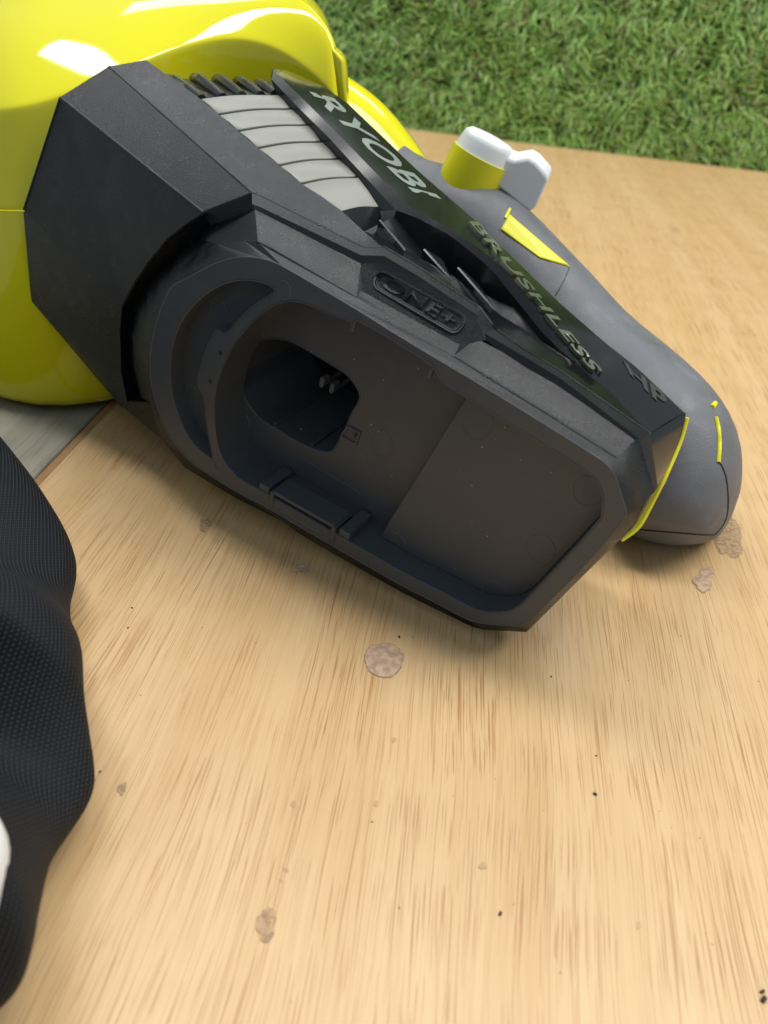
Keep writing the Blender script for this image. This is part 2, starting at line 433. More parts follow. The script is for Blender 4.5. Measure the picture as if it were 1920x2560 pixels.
# moulded circles left by the ejector pins
def circle_mark(px, py, rp, w):
    l = L(px, py, w); r = rp / FOC * 0.25
    pts = [wld((l[0] + math.cos(a) * r, l[1] + math.sin(a) * r * 1.18, w)) for a in [2 * math.pi * k / 40 for k in range(41)]]
    MB().tube(pts, 0.00016, 5, False).build('pin_mark', M_MARK, bay_o)
for px, py, rp, w in [(1193, 1056, 38, PW), (954, 1109, 33, WF), (988, 1362, 33, PW), (1351, 1372, 35, PW), (1235, 1481, 31, PW), (1469, 1228, 32, PW), (546, 775, 27, -0.0065), (480, 986, 23, -0.0065), (609, 1053, 22, WF)]:
    circle_mark(px, py, rp, w)
for px, py, rp in [(711, 725, 18), (547, 1162, 15)]: circle_mark(px, py, rp, 0.0)
# fine moulded line rectangle on the floor and small pin holes in the rim
ln = [L(695, 1246, WF)] + catmull([L(742, 1152, WF), L(747, 1144, WF), L(755, 1146, WF)], 3) + catmull([L(890, 1226, WF), L(899, 1233, WF), L(897, 1244, WF)], 3) + [L(868, 1310, WF)]
MB().tube([wld(p) for p in ln], 0.00018, 5).build('moulded_line', M_MARK, bay_o)
for px, py in [(551, 882), (526, 953)]:
    l = L(px, py, 0); mbh = MB()
    ring = [(l[0] + math.cos(a) * 0.0007, l[1] + math.sin(a) * 0.0009, 0.00012) for a in [2 * math.pi * k / 14 for k in range(14)]]
    mbh.fill([ring]); mbh.build('pin_hole', M_HOLE, bay_o, smooth=0)
# square notch beside the post opening, ribs and contacts inside it
nq = [L(x, y, WF + 0.0002) for x, y in [(855, 1090), (871, 1067), (899, 1082), (889, 1109)]]
nb = MB(); nb.fill([atw(off(nq, 0.0005), WF + 0.0006), atw(off(nq, -0.0002), WF + 0.0006)]); nb.wall(atw(off(nq, 0.0005), WF + 0.0006), atw(off(nq, 0.0006), WF - 0.0004)); nb.wall(atw(off(nq, -0.0002), WF + 0.0006), atw(off(nq, -0.0002), WF - 0.0002))
nb.build('square_notch', M_FACE, bay_o, smooth=0)
hq = [L(x, y, WF + 0.0003) for x, y in [(882, 1092), (887, 1081), (899, 1087), (893, 1098)]]
mbh = MB(); mbh.fill([atw(hq, WF + 0.0003)]); mbh.build('notch_hole', M_HOLE, bay_o, smooth=0)
hb = [p for p in HO]
def rib_in(pxa, pya):
    a = L(pxa, pya, WF)
    mbx = MB(); mbx.box(wld((a[0], a[1] + 0.0004, -0.036)), U * 0.0005, V * 0.0008, W * 0.019); mbx.build('post_rib', M_FACE, bay_o, smooth=0)
rib_in(683, 1066); rib_in(775, 1119)
for px, py in [(804, 958), (829, 973)]:
    l = L(px, py, -0.045); mbx = MB()
    rr = [(l[0] + sx * 0.0010, l[1] + sy * 0.8) for sx, sy in [(-1, 0.0028), (-1, -0.0012), (-0.6, -0.0022), (0, -0.0026), (0.6, -0.0022), (1, -0.0012), (1, 0.0028)]]
    f0 = [Vector((a, b_, -0.045)) for a, b_ in rr]
    mbx.fill([f0]); mbx.wall(f0, atw(f0, -0.049)); mbx.box(wld((l[0], l[1] - 0.001, -0.055)), U * 0.0005, V * 0.0008, W * 0.0075); mbx.build('contact', M_METAL, bay_o, smooth=40)
# latch slot in the lower wall
lo = L(755, 1290, 0.0)
la = (L(845, 1345, 0) - L(668, 1243, 0)).normalized(); du = U * la[0] + V * la[1]; dv = V * la[0] - U * la[1]
lc = wld((lo[0], lo[1], 0))
lt = MB()
hw = 0.0138
for s in (-1, 1):
    lt.box(lc + du * s * hw - W * 0.005, du * 0.0009, dv * 0.0032, W * 0.0055)
    lt.box(lc + du * s * (hw - 0.0025) - dv * 0.0025 - W * 0.002, du * 0.0019, dv * 0.0009, W * 0.0022)
lt.box(lc + dv * 0.0030 - W * 0.005, du * hw, dv * 0.0007, W * 0.0050)
lt.box(lc - dv * 0.0034 - W * 0.0010, du * hw, dv * 0.0005, W * 0.0012)
lt.box(lc - dv * 0.0018 - W * 0.0020, du * 0.0058, dv * 0.0011, W * 0.0012)
lt.box(lc - W * 0.0085, du * hw, dv * 0.0028, W * 0.001)
lt.build('latch_slot', M_FACE, bay_o, smooth=0, bevel=0.0002, seg=1)
for s in (-1, 1):
    lb = MB(); lb.box(lc + du * s * (hw + 0.0042) + dv * 0.0006 - W * 0.0075, du * 0.0022, dv * 0.0030, W * 0.0072)
    lb.build('latch_shoulder', M_FACE, bay_o, smooth=0, bevel=0.0002, seg=1)
# little moulded teeth on the upper lip
for px, py in [(886, 808), (1079, 924)]:
    tt = MB(); l = L(px, py, -0.001); tt.box(wld((l[0], l[1] - 0.001, -0.001)), U * 0.0006 + V * 0.0003, V * 0.0018, W * 0.0008)
    tt.build('lip_tooth', M_FACE, bay_o, smooth=0, bevel=0.0002, seg=1)

# ---- motor housing: bevel round the bay, side strips, facets up to the fan housing
W3, W2, W1 = -0.014, -0.0148, -0.020
hs = MB()
hs.fill([B, A])
R3 = [L(x, y, W3) for x, y in [(637, 524), (650, 530), (903, 660)]]
# left strip above the bay
Bt = lambda x, y: L(x, y, WB)
tp = lambda *p: [wld(q) for q in p]
RS = lambda l, n: [wld(q) for q in resample(l, n)]
hs.loft([RS([Bt(645, 604), Bt(676, 619), Bt(891, 743)], 7), RS([L(637, 524, W3), L(650, 530, W3), L(903, 660, W3)], 7)])
# recessed strip that carries the emblem, with its end walls
one = [L(903, 727, -0.0075), L(1149, 862, -0.0075), L(1214, 850, W3), L(1193, 800, W3), L(1050, 710, W3), L(951, 657, W3), L(903, 660, W3)]
hs.poly(tp(*one))
hs.poly(tp(Bt(891, 743), L(903, 727, -0.0075), L(903, 660, W3)))
hs.poly(tp(Bt(891, 743), Bt(1020, 820), Bt(1135, 890), L(1149, 862, -0.0075), L(903, 727, -0.0075)))
hs.poly(tp(Bt(1135, 890), L(1190, 846, -0.0125), L(1214, 850, W3), L(1149, 862, -0.0075)))
# right strip and right end facet
hs.loft([RS([Bt(1135, 890), Bt(1400, 1054), Bt(1542, 1145)], 7), RS([L(1190, 846, -0.0125), L(1214, 850, W3), L(1300, 911, W3), L(1400, 967, W3), L(1587, 1100, W3)], 7)])
hs.poly(tp(Bt(1542, 1145), L(1587, 1100, W3), L(1625, 1238, -0.010), Bt(1598, 1278), Bt(1585, 1227)))
# groove wall and bright upper bevel
r3 = [(637, 524), (650, 530), (903, 660), (951, 657), (1050, 710), (1193, 800), (1214, 850), (1300, 911), (1400, 967), (1587, 1100), (1625, 1238)]
r2 = [(630, 510), (650, 517), (903, 638), (961, 640), (1050, 693), (1193, 788), (1212, 833), (1300, 885), (1400, 945), (1599, 1097), (1634, 1228)]
r1 = [(630, 481), (650, 489), (910, 619), (961, 619), (1050, 672), (1200, 771), (1236, 821), (1300, 868), (1400, 928), (1625, 1085), (1645, 1218)]
r3l = [L(*p, W3) for p in r3]; r2l = [L(*p, W2) for p in r2]; r1l = [L(*p, W1) for p in r1]
for a in (r3l, r2l, r1l): a[-1] = L(*{id(r3l): r3, id(r2l): r2, id(r1l): r1}[id(a)][-1], {id(r3l): -0.010, id(r2l): -0.012, id(r1l): -0.016}[id(a)])
hs.loft([tp(*r3l), tp(*r2l), tp(*r1l)])
# facets towards the fan housing
c0, c1, c2, c3, c4, c5 = L(365, 150, -0.052), L(272, 166, -0.044), L(150, 243, -0.026), L(58, 527, -0.015), L(78, 752, -0.014), L(300, 1014, -0.016)
fr1 = L(630, 481, W1)
WA = -0.011
arc_o = [fr1] + [L(x, y, WA) for x, y in [(507, 530), (469, 554), (420, 592), (372, 650), (336, 703), (305, 761), (300, 830), (303, 930), (318, 1005)]]
fr2 = arc_o[1]
arc_i = [L(637, 524, W3)] + [L(x, y, -0.0165) for x, y in [(526, 563), (493, 595), (435, 645), (396, 679), (365, 713), (339, 751), (318, 812), (322, 900), (345, 990)]]
up = [c0, L(499, 245, -0.052), L(644, 370, -0.043), L(752, 459, -0.036), L(856, 529, -0.030), L(905, 575, -0.0265), L(961, 619, W1)]
hs.loft([RS(up, 12), RS([c1, fr1], 8) + RS([fr1, L(650, 489, W1), L(910, 619, W1)], 5)[1:]])
hs.poly(tp(L(961, 619, W1), L(930, 597, -0.0238), L(910, 619, W1)))
hs.loft([RS([c2, fr2], 4), RS([c1, fr1], 4)])
fan = [fr2] + arc_o[2:7] + [c3]
for a, b_ in zip(fan, fan[1:]): hs.poly(tp(c2, a, b_))
fan = [c3] + arc_o[6:10] + [c5]
for a, b_ in zip(fan, fan[1:]): hs.poly(tp(c4, a, b_))
hs.loft([tp(*arc_o), tp(*arc_i)])
hs.poly(tp(r3l[0], r2l[0], fr1))
ring_out = [L(x, y, WB) for x, y in [(645, 604), (541, 609), (522, 621), (440, 690), (405, 735), (382, 790), (366, 845), (358, 900), (362, 950), (374, 1005)]]
hs.loft([tp(*arc_i), tp(*ring_out)])
hs.poly(tp(Bt(645, 604), Bt(609, 601), Bt(541, 609)))
# hidden sides, underside and back
core = off(atw(B, 0), -0.0035)
hs.wall(B, atw(off(B, -0.0002), -0.012)); cb = off(atw(B, 0), -0.022); hs.wall(atw(core, -0.008), atw(cb, -0.058)); hs.fill([atw(cb, -0.058)])
hs.poly(tp(L(408, 1101, WB), L(374, 1005, WB), arc_i[-1], arc_o[-1], c5, L(339, 1043, -0.013), L(392, 1089, -0.009)))
drop = lambda p: Vector((p[0] + 0.006, p[1] - 0.030, -0.080))
seq = [L(961, 619, W1), fr1, c0, c1, c2, c3, c4, c5, L(339, 1043, -0.013), L(392, 1089, -0.009)]
hs.wall(seq[2:], [drop(p) for p in seq[2:]], False)
hs.poly(tp(L(1180, 842, -.0150), L(1240, 850, -.0155), L(1310, 925, -.0155), L(1200, 890, -.0150)))
hs_o = hs.build('motor_housing', M_MATTE, tool, smooth=25, bevel=0.0009, seg=3)
for line in ([c2, fr2], [c1, fr1], [c3, c2], arc_o[:7], r1l[:10], [Bt(645, 604), Bt(676, 619), Bt(891, 743)], [Bt(1135, 890), Bt(1400, 1054), Bt(1542, 1145)]):
    MB().tube([wld(Vector((p[0], p[1] - 0.0004, p[2] - 0.0003))) for p in line], 0.0007, 10).build('rounded_ridge', M_MATTE, hs_o, smooth=60)
hs_o['label'] = 'angular textured black motor housing'

# ---- gloss top panel (raised), vents and fins
T1 = [(695, 186, -.075), (761, 251, -.070), (857, 347, -.062), (1002, 497, -.050), (1039, 525, -.047), (1125, 571, -.042), (1207, 628, -.040), (1253, 667, -.037), (1313, 739, -.036), (1380, 830, -.033), (1435, 902, -.031)]
T2 = [(676, 196, -.073), (745, 268, -.0675), (818, 340, -.060), (990, 526, -.047), (1031, 539, -.0455), (1120, 585, -.0405), (1207, 653, -.0385), (1229, 674, -.0365), (1300, 762, -.035), (1371, 850, -.032), (1437, 906, -.0303)]
FA = [(712, 174, -.090), (760, 193, -.092), (814, 217, -.092), (871, 258, -.090), (955, 338, -.084), (1040, 420, -.078), (1149, 515, -.069), (1198, 558, -.065), (1234, 595, -.061), (1325, 684, -.057), (1400, 756, -.053), (1517, 856, -.047), (1594, 916, -.0435), (1714, 1030, -.037)]
VL = [(905, 575, -.0265), (956, 596, -.027), (1048, 645, -.0275), (1137, 692, -.028), (1236, 776, -.0285), (1265, 797, -.029), (1300, 817, -.029), (1397, 882, -.0295), (1437, 908, -.030)]
R1P = [(961, 617, -.0199), (1050, 670, -.0199), (1200, 769, -.0199), (1236, 819, -.0199), (1300, 866, -.0199), (1400, 926, -.0199), (1500, 996, -.0199), (1625, 1083, -.0199)]
def PL(l): return [P(*p) for p in l]
t1, t2, fa, vl, r1w = PL(T1), PL(T2), PL(FA), PL(VL), PL(R1P)
t1e = t1 + [P(1530, 985, -.0262), P(1625, 1084, -.0203)]
nn = 40
pan = MB()
rows = [resample(fa, nn), resample(t1e, nn)]
mid = [a.lerp(b_, 0.5) + V * 0.0006 for a, b_ in zip(*rows)]
pan.loft([rows[0], mid, rows[1]])
panel_bvh_src = MB(); panel_bvh_src.v = list(pan.v); panel_bvh_src.f = list(pan.f)
back = [p - V * 0.018 - W * 0.004 for p in rows[0]]
pan.loft([rows[0], back])
side = MB()
m1 = resample(t1, 26); m2 = resample(t2, 26)
eg = MB(); eg.loft([m1, m2])
pan.poly([t1[0], t2[0], P(681, 173, -.078), fa[0]])
pan_o = pan.build('top_panel', M_GLOSS, tool, smooth=28, bevel=0.0007)
eg.build('panel_edge', M_SATIN, pan_o, smooth=40)
pan_o['label'] = 'gloss black top panel with brand lettering'
# lower gloss band between the vents and the strip
lbm = MB(); k1 = resample(vl, 22); k2 = resample(r1w[:6], 22)
lbm.loft([k1, k2])
lbm.poly([vl[-1], r1w[5], r1w[6], P(1530, 986, -.0260)])
lbm.poly([P(1530, 986, -.0260), r1w[6], r1w[7]])
lbm.poly([P(1437, 906, -.0303), P(1435, 902, -.031), P(1530, 985, -.0262), vl[-1]])
lbm.build('lower_band', M_GLOSS, pan_o, smooth=28)
# wall of the vent recess
vw = MB(); q1 = resample([t2[i] for i in range(3, 11)], 26); q2 = resample(vl, 26)
q1b = [p - V * 0.009 - W * 0.001 for p in q1]
vw.loft([q1, [p - V * (0.002 + 0.009 * math.sin(math.pi * min(1, 1.45 * i / 25))) for i, p in enumerate(q1)], [p - V * (0.001 + 0.008 * math.sin(math.pi * min(1, 1.45 * i / 25))) for i, p in enumerate(q2)], q2])
vw.build('vent_recess', M_SATIN, pan_o, smooth=40)
for a, b_, e in [((949, 549, -.0335), (1014, 626, -.0235), (990, 592, -.037)), ((1060, 622, -.0330), (1128, 699, -.0245), (1105, 650, -.037)), ((1145, 668, -.0330), (1234, 770, -.0245), (1190, 706, -.037))]:
    pa, pb, pe = P(*a), P(*b_), P(*e)
    n = (pb - pa).cross(pe - pa).normalized() * 0.0003
    if n.dot(V) < 0: n = -n
    lowa, lowb = pa - V * 0.009, pb - V * 0.004
    f = MB(); top_ = [pa, pb, pe]
    f.add([pa - n, pb - n, pe - n, pa + n, pb + n, pe + n, lowa, lowb], [[3, 4, 5], [0, 2, 1], [0, 1, 4, 3], [1, 2, 5, 4], [2, 0, 3, 5], [0, 6, 7, 1]])
    f.build('vent_fin', M_SATIN, tool, smooth=0, bevel=0.0002)
# end facet of gloss plastic and the yellow accent bead beside the handle
bead_px = [(1716, 1044, -.037), (1701, 1098, -.035), (1681, 1148, -.031), (1656, 1203, -.026), (1626, 1262, -.023), (1601, 1308, -.020), (1581, 1329, -.018), (1552, 1349, -.015)]
bead = catmull([P(*p) for p in bead_px], 5)
ef = MB()
left_ = resample([P(1625, 1085, -.0201), P(1645, 1218, -.0165), P(1634, 1232, -.0125), P(1625, 1240, -.0105), P(1600, 1280, -.006), P(1581, 1318, -.006), P(1553, 1348, -.008)], 20)
rgt_ = resample([P(1714, 1030, -.0372)] + [P(x, y, w + .0004) for x, y, w in bead_px], 20)
ef.loft([left_, rgt_]); ef.build('end_facet', M_GLOSS, pan_o, smooth=40)

# silver vent bars
LB = [(499, 245, -.052), (545, 286, -.049), (595, 327, -.046), (644, 370, -.043), (697, 413, -.0395), (752, 459, -.036), (856, 529, -.030)]
RB = [(694, 235, -.0715), (728, 271, -.0685), (769, 311, -.065), (805, 353, -.0615), (846, 396, -.058), (894, 441, -.0535), (950, 518, -.047)]
def bar_edge(i, s):
    a, b_ = P(*LB[i]), P(*RB[i]); d = (P(*LB[-1]) - P(*LB[0])).normalized()
    return [a.lerp(b_, t) + V * (0.0007 * math.sin(math.pi * min(1, t * 1.1))) + d * s for t in [k / 10 for k in range(11)]]
for i in range(6):
    e0, e1 = bar_edge(i, 0.0005), bar_edge(i + 1, -0.0005)
    g = MB(); g.loft([e0, [a.lerp(b_, .5) + V * .0003 for a, b_ in zip(e0, e1)], e1])
    g.build('vent_bar', M_SILV, tool, smooth=40, solid=0.0030, offset=0 if False else -1, bevel=0.0004)
vb = MB(); e0 = [p - V * 0.0034 for p in bar_edge(0, -0.002)]; e1 = [p - V * 0.0034 for p in bar_edge(6, 0.001)]
vb.loft([e0, e1])
vb.loft([[P(365, 165, -.070) - V * .012, P(425, 190, -.082) - V * .012, P(500, 192, -.088) - V * .012, P(600, 200, -.094) - V * .012, P(676, 195, -.09) - V * .012], [P(365, 165, -.060), P(425, 196, -.066), P(500, 198, -.072), P(600, 206, -.080), P(676, 203, -.078)], [P(490, 247, -.053), P(545, 244, -.058), P(600, 240, -.062), P(650, 238, -.067), P(690, 236, -.0715)]])
wl_t = resample([t2[0], t2[1], t2[2], t2[3]], 12); wl_b = [p - V * 0.0012 for p in resample([P(*q) for q in RB], 12)]
vb.loft([wl_t, wl_b])
vb.loft([bar_edge(6, -0.0004), [p - V * 0.006 for p in bar_edge(6, 0.004)]])
vb.build('vent_bed', M_SATIN, tool, smooth=40)
for a, b_ in [((425, 187, -.066), (505, 246, -.054)), ((489, 184, -.071), (558, 242, -.059)), ((545, 187, -.076), (606, 238, -.063)), ((597, 192, -.080), (652, 237, -.068)), ((645, 200, -.082), (688, 235, -.0725))]:
    p, q = P(*a) - V * .0009, P(*b_) - V * .0005
    MB().tube([p - V * .004 - W * .004, p - V * 0.0012, p.lerp(q, .2), p.lerp(q, .6), q], [.0024, .0024, .0023, .0022, .0019], 10).build('vent_rib', M_SATIN, tool, smooth=50)

# ---- lettering
pb = bvh_of(panel_bvh_src)
def quad_surf(quad, bvh):
    bl, br, tr, tl = [Vector((*q, 0)) for q in quad]
    def s(a, b_):
        q = bl.lerp(br, a).lerp(tl.lerp(tr, a), b_); p, n = hit(bvh, q.x, q.y); return p, n
    return s
uv, f = text_mesh('RYOBI', 0.022, 1.05)
raised('brand_lettering', uv, f, quad_surf([(772, 229), (1031, 480), (1104, 499), (836, 247)], pb), 0.00015, M_LOGO, pan_o)
uv, f = text_mesh('BRUSHLESS', 0.020, 1.06)
raised('motor_lettering', uv, f, quad_surf([(1168, 560), (1472, 929), (1507, 938), (1192, 562)], pb), 0.0011, M_LETT, pan_o)
uv, f = text_mesh('HP', 0.03, 1.05)
raised('power_lettering', uv, f, quad_surf([(1574, 937), (1666, 1030), (1665, 990), (1557, 903)], pb), 0.0003, M_HOLE, pan_o)
ob = MB(); ob.poly([wld(p) for p in one]); ob_b = bvh_of(ob)
uv, f = text_mesh('ONE+', 0.02, 1.05)
oq = [(950, 716), (1128, 818), (1150, 794), (968, 690)]
raised('emblem_lettering', uv, f, quad_surf(oq, ob_b), 0.0006, M_MATTE, hs_o)
def rr_loop(bl, br, tr, tl, n=6, r=0.42):
    q = [Vector((*x, 0)) for x in (bl, br, tr, tl)]; out = []
    hgt = (q[3] - q[0]).length; wid = (q[1] - q[0]).length; rx = r * hgt / wid
    for cx_, cy_, a0 in [(rx, r, math.pi), (1 - rx, r, 1.5 * math.pi), (1 - rx, 1 - r, 0), (rx, 1 - r, .5 * math.pi)]:
        for k in range(n + 1):
            a = a0 + k / n * math.pi / 2; x = cx_ + rx * math.cos(a); y = cy_ + r * math.sin(a)
            p = q[0].lerp(q[1], x).lerp(q[3].lerp(q[2], x), y); out.append(hit(ob_b, p.x, p.y, 0.0001)[0])
    return out + [out[0]]
ring = MB(); ring.tube(rr_loop((928, 716), (1141, 840), (1170, 796), (950, 674)), 0.00045, 6, False)
ring.tube(rr_loop((936, 715), (1138, 832), (1163, 796), (955, 681)), 0.0003, 6, False)
ring.build('emblem_border', M_MATTE, hs_o)

# ---- yellow fan housing
rim = [(ony(-260, 300, .335)), (ony(-120, 287, .312)), (ony(0, 275, .302)), (ony(80, 263, .303)), (ony(153, 241, .307)), (ony(265, 196, .317)), (ony(362, 152, .331)), (ony(450, 118, .345)), (ony(530, 99, .352)),
       (ony(600, 94, .355)), (ony(680, 112, .356)), (ony(755, 158, .355)), (ony(815, 212, .352)), (ony(858, 268, .348))]
low = [(ony(-260, 1000, .325)), (ony(-120, 1005, .300)), (ony(0, 1015, .288)), (ony(80, 1023, .288)), (ony(153, 1027, .291)), (ony(265, 1022, .301)), (ony(362, 1015, .318)), (ony(450, 900, .34)), (ony(530, 880, .352)),
       (ony(600, 880, .355)), (ony(680, 860, .356)), (ony(755, 840, .355)), (ony(815, 820, .352)), (ony(858, 800, .35))]
sho = [(ony(-260, 30, .39)), (ony(-120, 10, .37)), (ony(0, 0, .362)), (ony(80, -5, .362)), (ony(153, -10, .366)), (ony(265, -25, .376)), (ony(340, -40, .385)), (ony(450, -40, .392)), (ony(530, -30, .392)),
       (ony(600, -25, .388)), (ony(690, -20, .380)), (ony(770, 0, .373)), (ony(826, 40, .366)), (ony(846, 110, .362))]
# close the shell round the back
for (x, y) in [(-.072, .40), (-.085, .47), (-.16, .53), (-.26, .52), (-.33, .45)]:
    rim.append(Vector((x, y, .125))); low.append(Vector((x, y, .02))); sho.append(Vector((x * .9 - .018, y * .92 + .03, .165)))
for p in low: p.z = max(p.z, 0.003)
rim_o = [a + (Vector((a.x, a.y, 0)) - Vector((-.19, .42, 0))).normalized() * 0.0 for a in rim]
K0 = Vector((-.185, .43, .190))
def ringlerp(a, b_, t, up=0): return [p.lerp(q, t) + Vector((0, 0, up)) for p, q in zip(a, b_)]
ctr = Vector((-.19, .42, 0))
low0 = [Vector((p.x, p.y, 0.0)).lerp(ctr, 0.02) + Vector((0, 0, 0.0005)) for p in low]
rows = [low0, low, ringlerp(low, rim, .5), ringlerp(low, rim, .982), rim, ringlerp(rim, sho, .03, .0009), ringlerp(rim, sho, .5, .006), sho,
        [p.lerp(K0, .35) + Vector((0, 0, .004)) for p in sho], [p.lerp(K0, .75) for p in sho]]
fh = MB(); fh.loft(rows, True); fh.poly(rows[-1]); fh.poly(rows[0][::-1])
fh_o = fh.build('fan_housing', M_YEL, tool, smooth=80, subdiv=2)
fh_o['label'] = 'glossy yellow rounded fan housing'
fn = MB(); fp = [(828, 120), (848, 136), (860, 152), (863, 200), (868, 262), (846, 262), (838, 190)]
fn.loft([[ony(x, y, .338) for x, y in fp], [ony(x, y, .338) + Vector((-.001, .012, 0)) for x, y in fp]], True)
fn.poly([ony(x, y, .338) for x, y in fp]); fn.poly([ony(x, y, .338) + Vector((-.001, .012, 0)) for x, y in fp][::-1])
fn.build('housing_fin', M_YEL, fh_o, smooth=40, bevel=0.0012)
sm = MB(); sm.tube([ony(-120, 520, .3035), ony(0, 527, .2915), ony(30, 528, .291), ony(62, 528, .292)], 0.0004, 6)
sm.build('mould_seam', M_YEL, fh_o)

# ---- yellow neck and grey handle
def sweep(st, n=24, sup=2.2):
    """st: (px, py, y, a, b) stations; a = half width across the picture, b = half depth"""
    cs = [ony(x, y, d) for x, y, d, a, b_ in st]; cs = catmull(cs, 4)
    ab = catmull([Vector((a, b_, 0)) for *_, a, b_ in st], 4); rows = []
    for i, p in enumerate(cs):
        t = (cs[min(i + 1, len(cs) - 1)] - cs[max(i - 1, 0)]).normalized()
        view = (p - CAM).normalized(); n1 = t.cross(view).normalized(); n2 = t.cross(n1).normalized(); r = []
        for k in range(n):
            ang = 2 * math.pi * k / n; cx_, sy_ = math.cos(ang), math.sin(ang)
            r.append(p + n1 * (ab[i].x * math.copysign(abs(cx_) ** (2 / sup), cx_)) + n2 * (ab[i].y * math.copysign(abs(sy_) ** (2 / sup), sy_)))
        rows.append(r)
    return rows
nr = sweep([(700, 290, .40, .030, .030), (775, 335, .395, .030, .030), (862, 402, .385, .030, .028), (962, 520, .375, .0285, .026), (1010, 560, .37, .026, .026)])
nk = MB(); nk.loft(nr, True); nk.poly(nr[0]); nk.poly(nr[-1])
nk.build('neck_tube', M_YEL, tool, smooth=60)
hr = sweep([(930, 478, .376, .0255, .027), (1010, 545, .372, .0270, .027), (1172, 602, .358, .0260, .028), (1332, 762, .340, .0262, .030), (1452, 903, .322, .0270, .034), (1588, 1034, .302, .0280, .040), (1645, 1120, .290, .0295, .043),
            (1660, 1190, .283, .0290, .044), (1655, 1245, .277, .0275, .043), (1648, 1285, .273, .0255, .040), (1640, 1318, .270, .0215, .034), (1634, 1340, .268, .0140, .024), (1631, 1352, .267, .005, .008)], 32, 2.5)
hd = MB(); hd.loft(hr, True); hd.poly(hr[0]); hd.poly(hr[-1])
for v_ in hd.v: v_.z = max(v_.z, 0.0002)
hd_o = hd.build('handle', M_GRIP, tool, smooth=60)
hd_o['label'] = 'grey rubber covered handle curving down to the table'
hbv = bvh_of(hd)
def drape_line(pxs, r, name, material, parent, lift=0.0, n=5, k=6):
    pts = catmull([Vector((x, y, 0)) for x, y in pxs], n)
    return MB().tube([hit(hbv, p.x, p.y, lift)[0] for p in pts], r, k).build(name, material, parent, smooth=60)
def drape_patch(pxs, name, material, parent, lift, grid=14):
    xs = [p[0] for p in pxs]; ys = [p[1] for p in pxs]; 
    a, b_, c_, d_ = [Vector((*p, 0)) for p in pxs]; rows = []
    for i in range(grid + 1):
        rows.append([]); 
        for j in range(grid + 1):
            q = a.lerp(b_, i / grid).lerp(d_.lerp(c_, i / grid), j / grid); rows[-1].append(hit(hbv, q.x, q.y, lift)[0])
    pm_ = MB(); pm_.loft(rows); return pm_.build(name, material, parent, smooth=60, solid=0.0012, offset=-1)
drape_patch([(1252, 574), (1272, 536), (1424, 667), (1350, 646)], 'yellow_insert', M_YEL2, hd_o, 0.0004)
drape_line([(1263, 545), (1275, 522)], 0.0006, 'insert_edge', M_YEL2, hd_o)
drape_line([(1424, 668), (1408, 705), (1388, 740)], 0.0003, 'shell_seam', M_HOLE, hd_o, -0.0001)
drape_line([(1585, 1322), (1640, 1327), (1700, 1332), (1760, 1337), (1785, 1338)], 0.00045, 'shell_seam', M_HOLE, hd_o, 0)
drape_line([(1785, 1338), (1806, 1315), (1818, 1285), (1820, 1240), (1815, 1195), (1804, 1165), (1796, 1155)], 0.00035, 'shell_seam', M_HOLE, hd_o, 0)
drape_line([(1795, 1155), (1798, 1110), (1795, 1070), (1789, 1043)], 0.00085, 'yellow_bead', M_YEL2, hd_o, 0.0001)
drape_line([(1780, 1018), (1788, 1008)], 0.0010, 'yellow_bead', M_YEL2, hd_o, 0.0)
MB().tube(bead, 0.00085, 8).build('yellow_bead', M_YEL2, hd_o, smooth=60)
br_a = [P(x, y, w) for x, y, w in bead_px]; br_b = [hit(hbv, x, y, -0.012)[0] for x, y, w in bead_px]
brg = MB(); brg.loft([br_a, [a.lerp(b_, .5) for a, b_ in zip(br_a, br_b)], br_b]); brg.build('handle_root', M_GRIP, hd_o, smooth=60, solid=0.0012, offset=0)

# ---- dial on the handle
dial_ax = Vector((0.33, 0.05, 0.94)).normalized()
dc = ony(1146, 513, .3565)
e1_ = dial_ax.cross(Vector((0, 1, 0))).normalized(); e2_ = dial_ax.cross(e1_)
def lathe(c0_, prof, n=28):
    mbx = MB(); rows = [[c0_ + dial_ax * h + (e1_ * math.cos(a) + e2_ * math.sin(a)) * r for a in [2 * math.pi * k / n for k in range(n)]] for h, r in prof]
    mbx.loft(rows, True); mbx.poly(rows[0][::-1]); mbx.poly(rows[-1]); return mbx
dial = lathe(dc, [(-.014, .0140), (.0220, .0134)]).build('dial_base', M_YEL2, tool, smooth=40)
lathe(dc, [(.0205, .0129), (.0270, .0118), (.0288, .0112), (.0300, .0095), (.0304, .006)]).build('dial_cap', M_WHITE, dial, smooth=50)
tabp = [(1226, 452), (1232, 440), (1255, 398), (1262, 396), (1285, 404), (1320, 398), (1338, 408), (1366, 440), (1370, 452), (1338, 522), (1326, 530), (1310, 520)]
dep = .350
tb = MB(); fa_ = [ony(x, y, dep) for x, y in tabp]; bk_ = [p + Vector((.0015, .0055, .0035)) for p in fa_]
tb.loft([fa_, bk_], True); tb.poly(fa_); tb.poly(bk_[::-1])
tb.build('dial_lever', M_WHITE, dial, smooth=40, bevel=0.0016, seg=3)

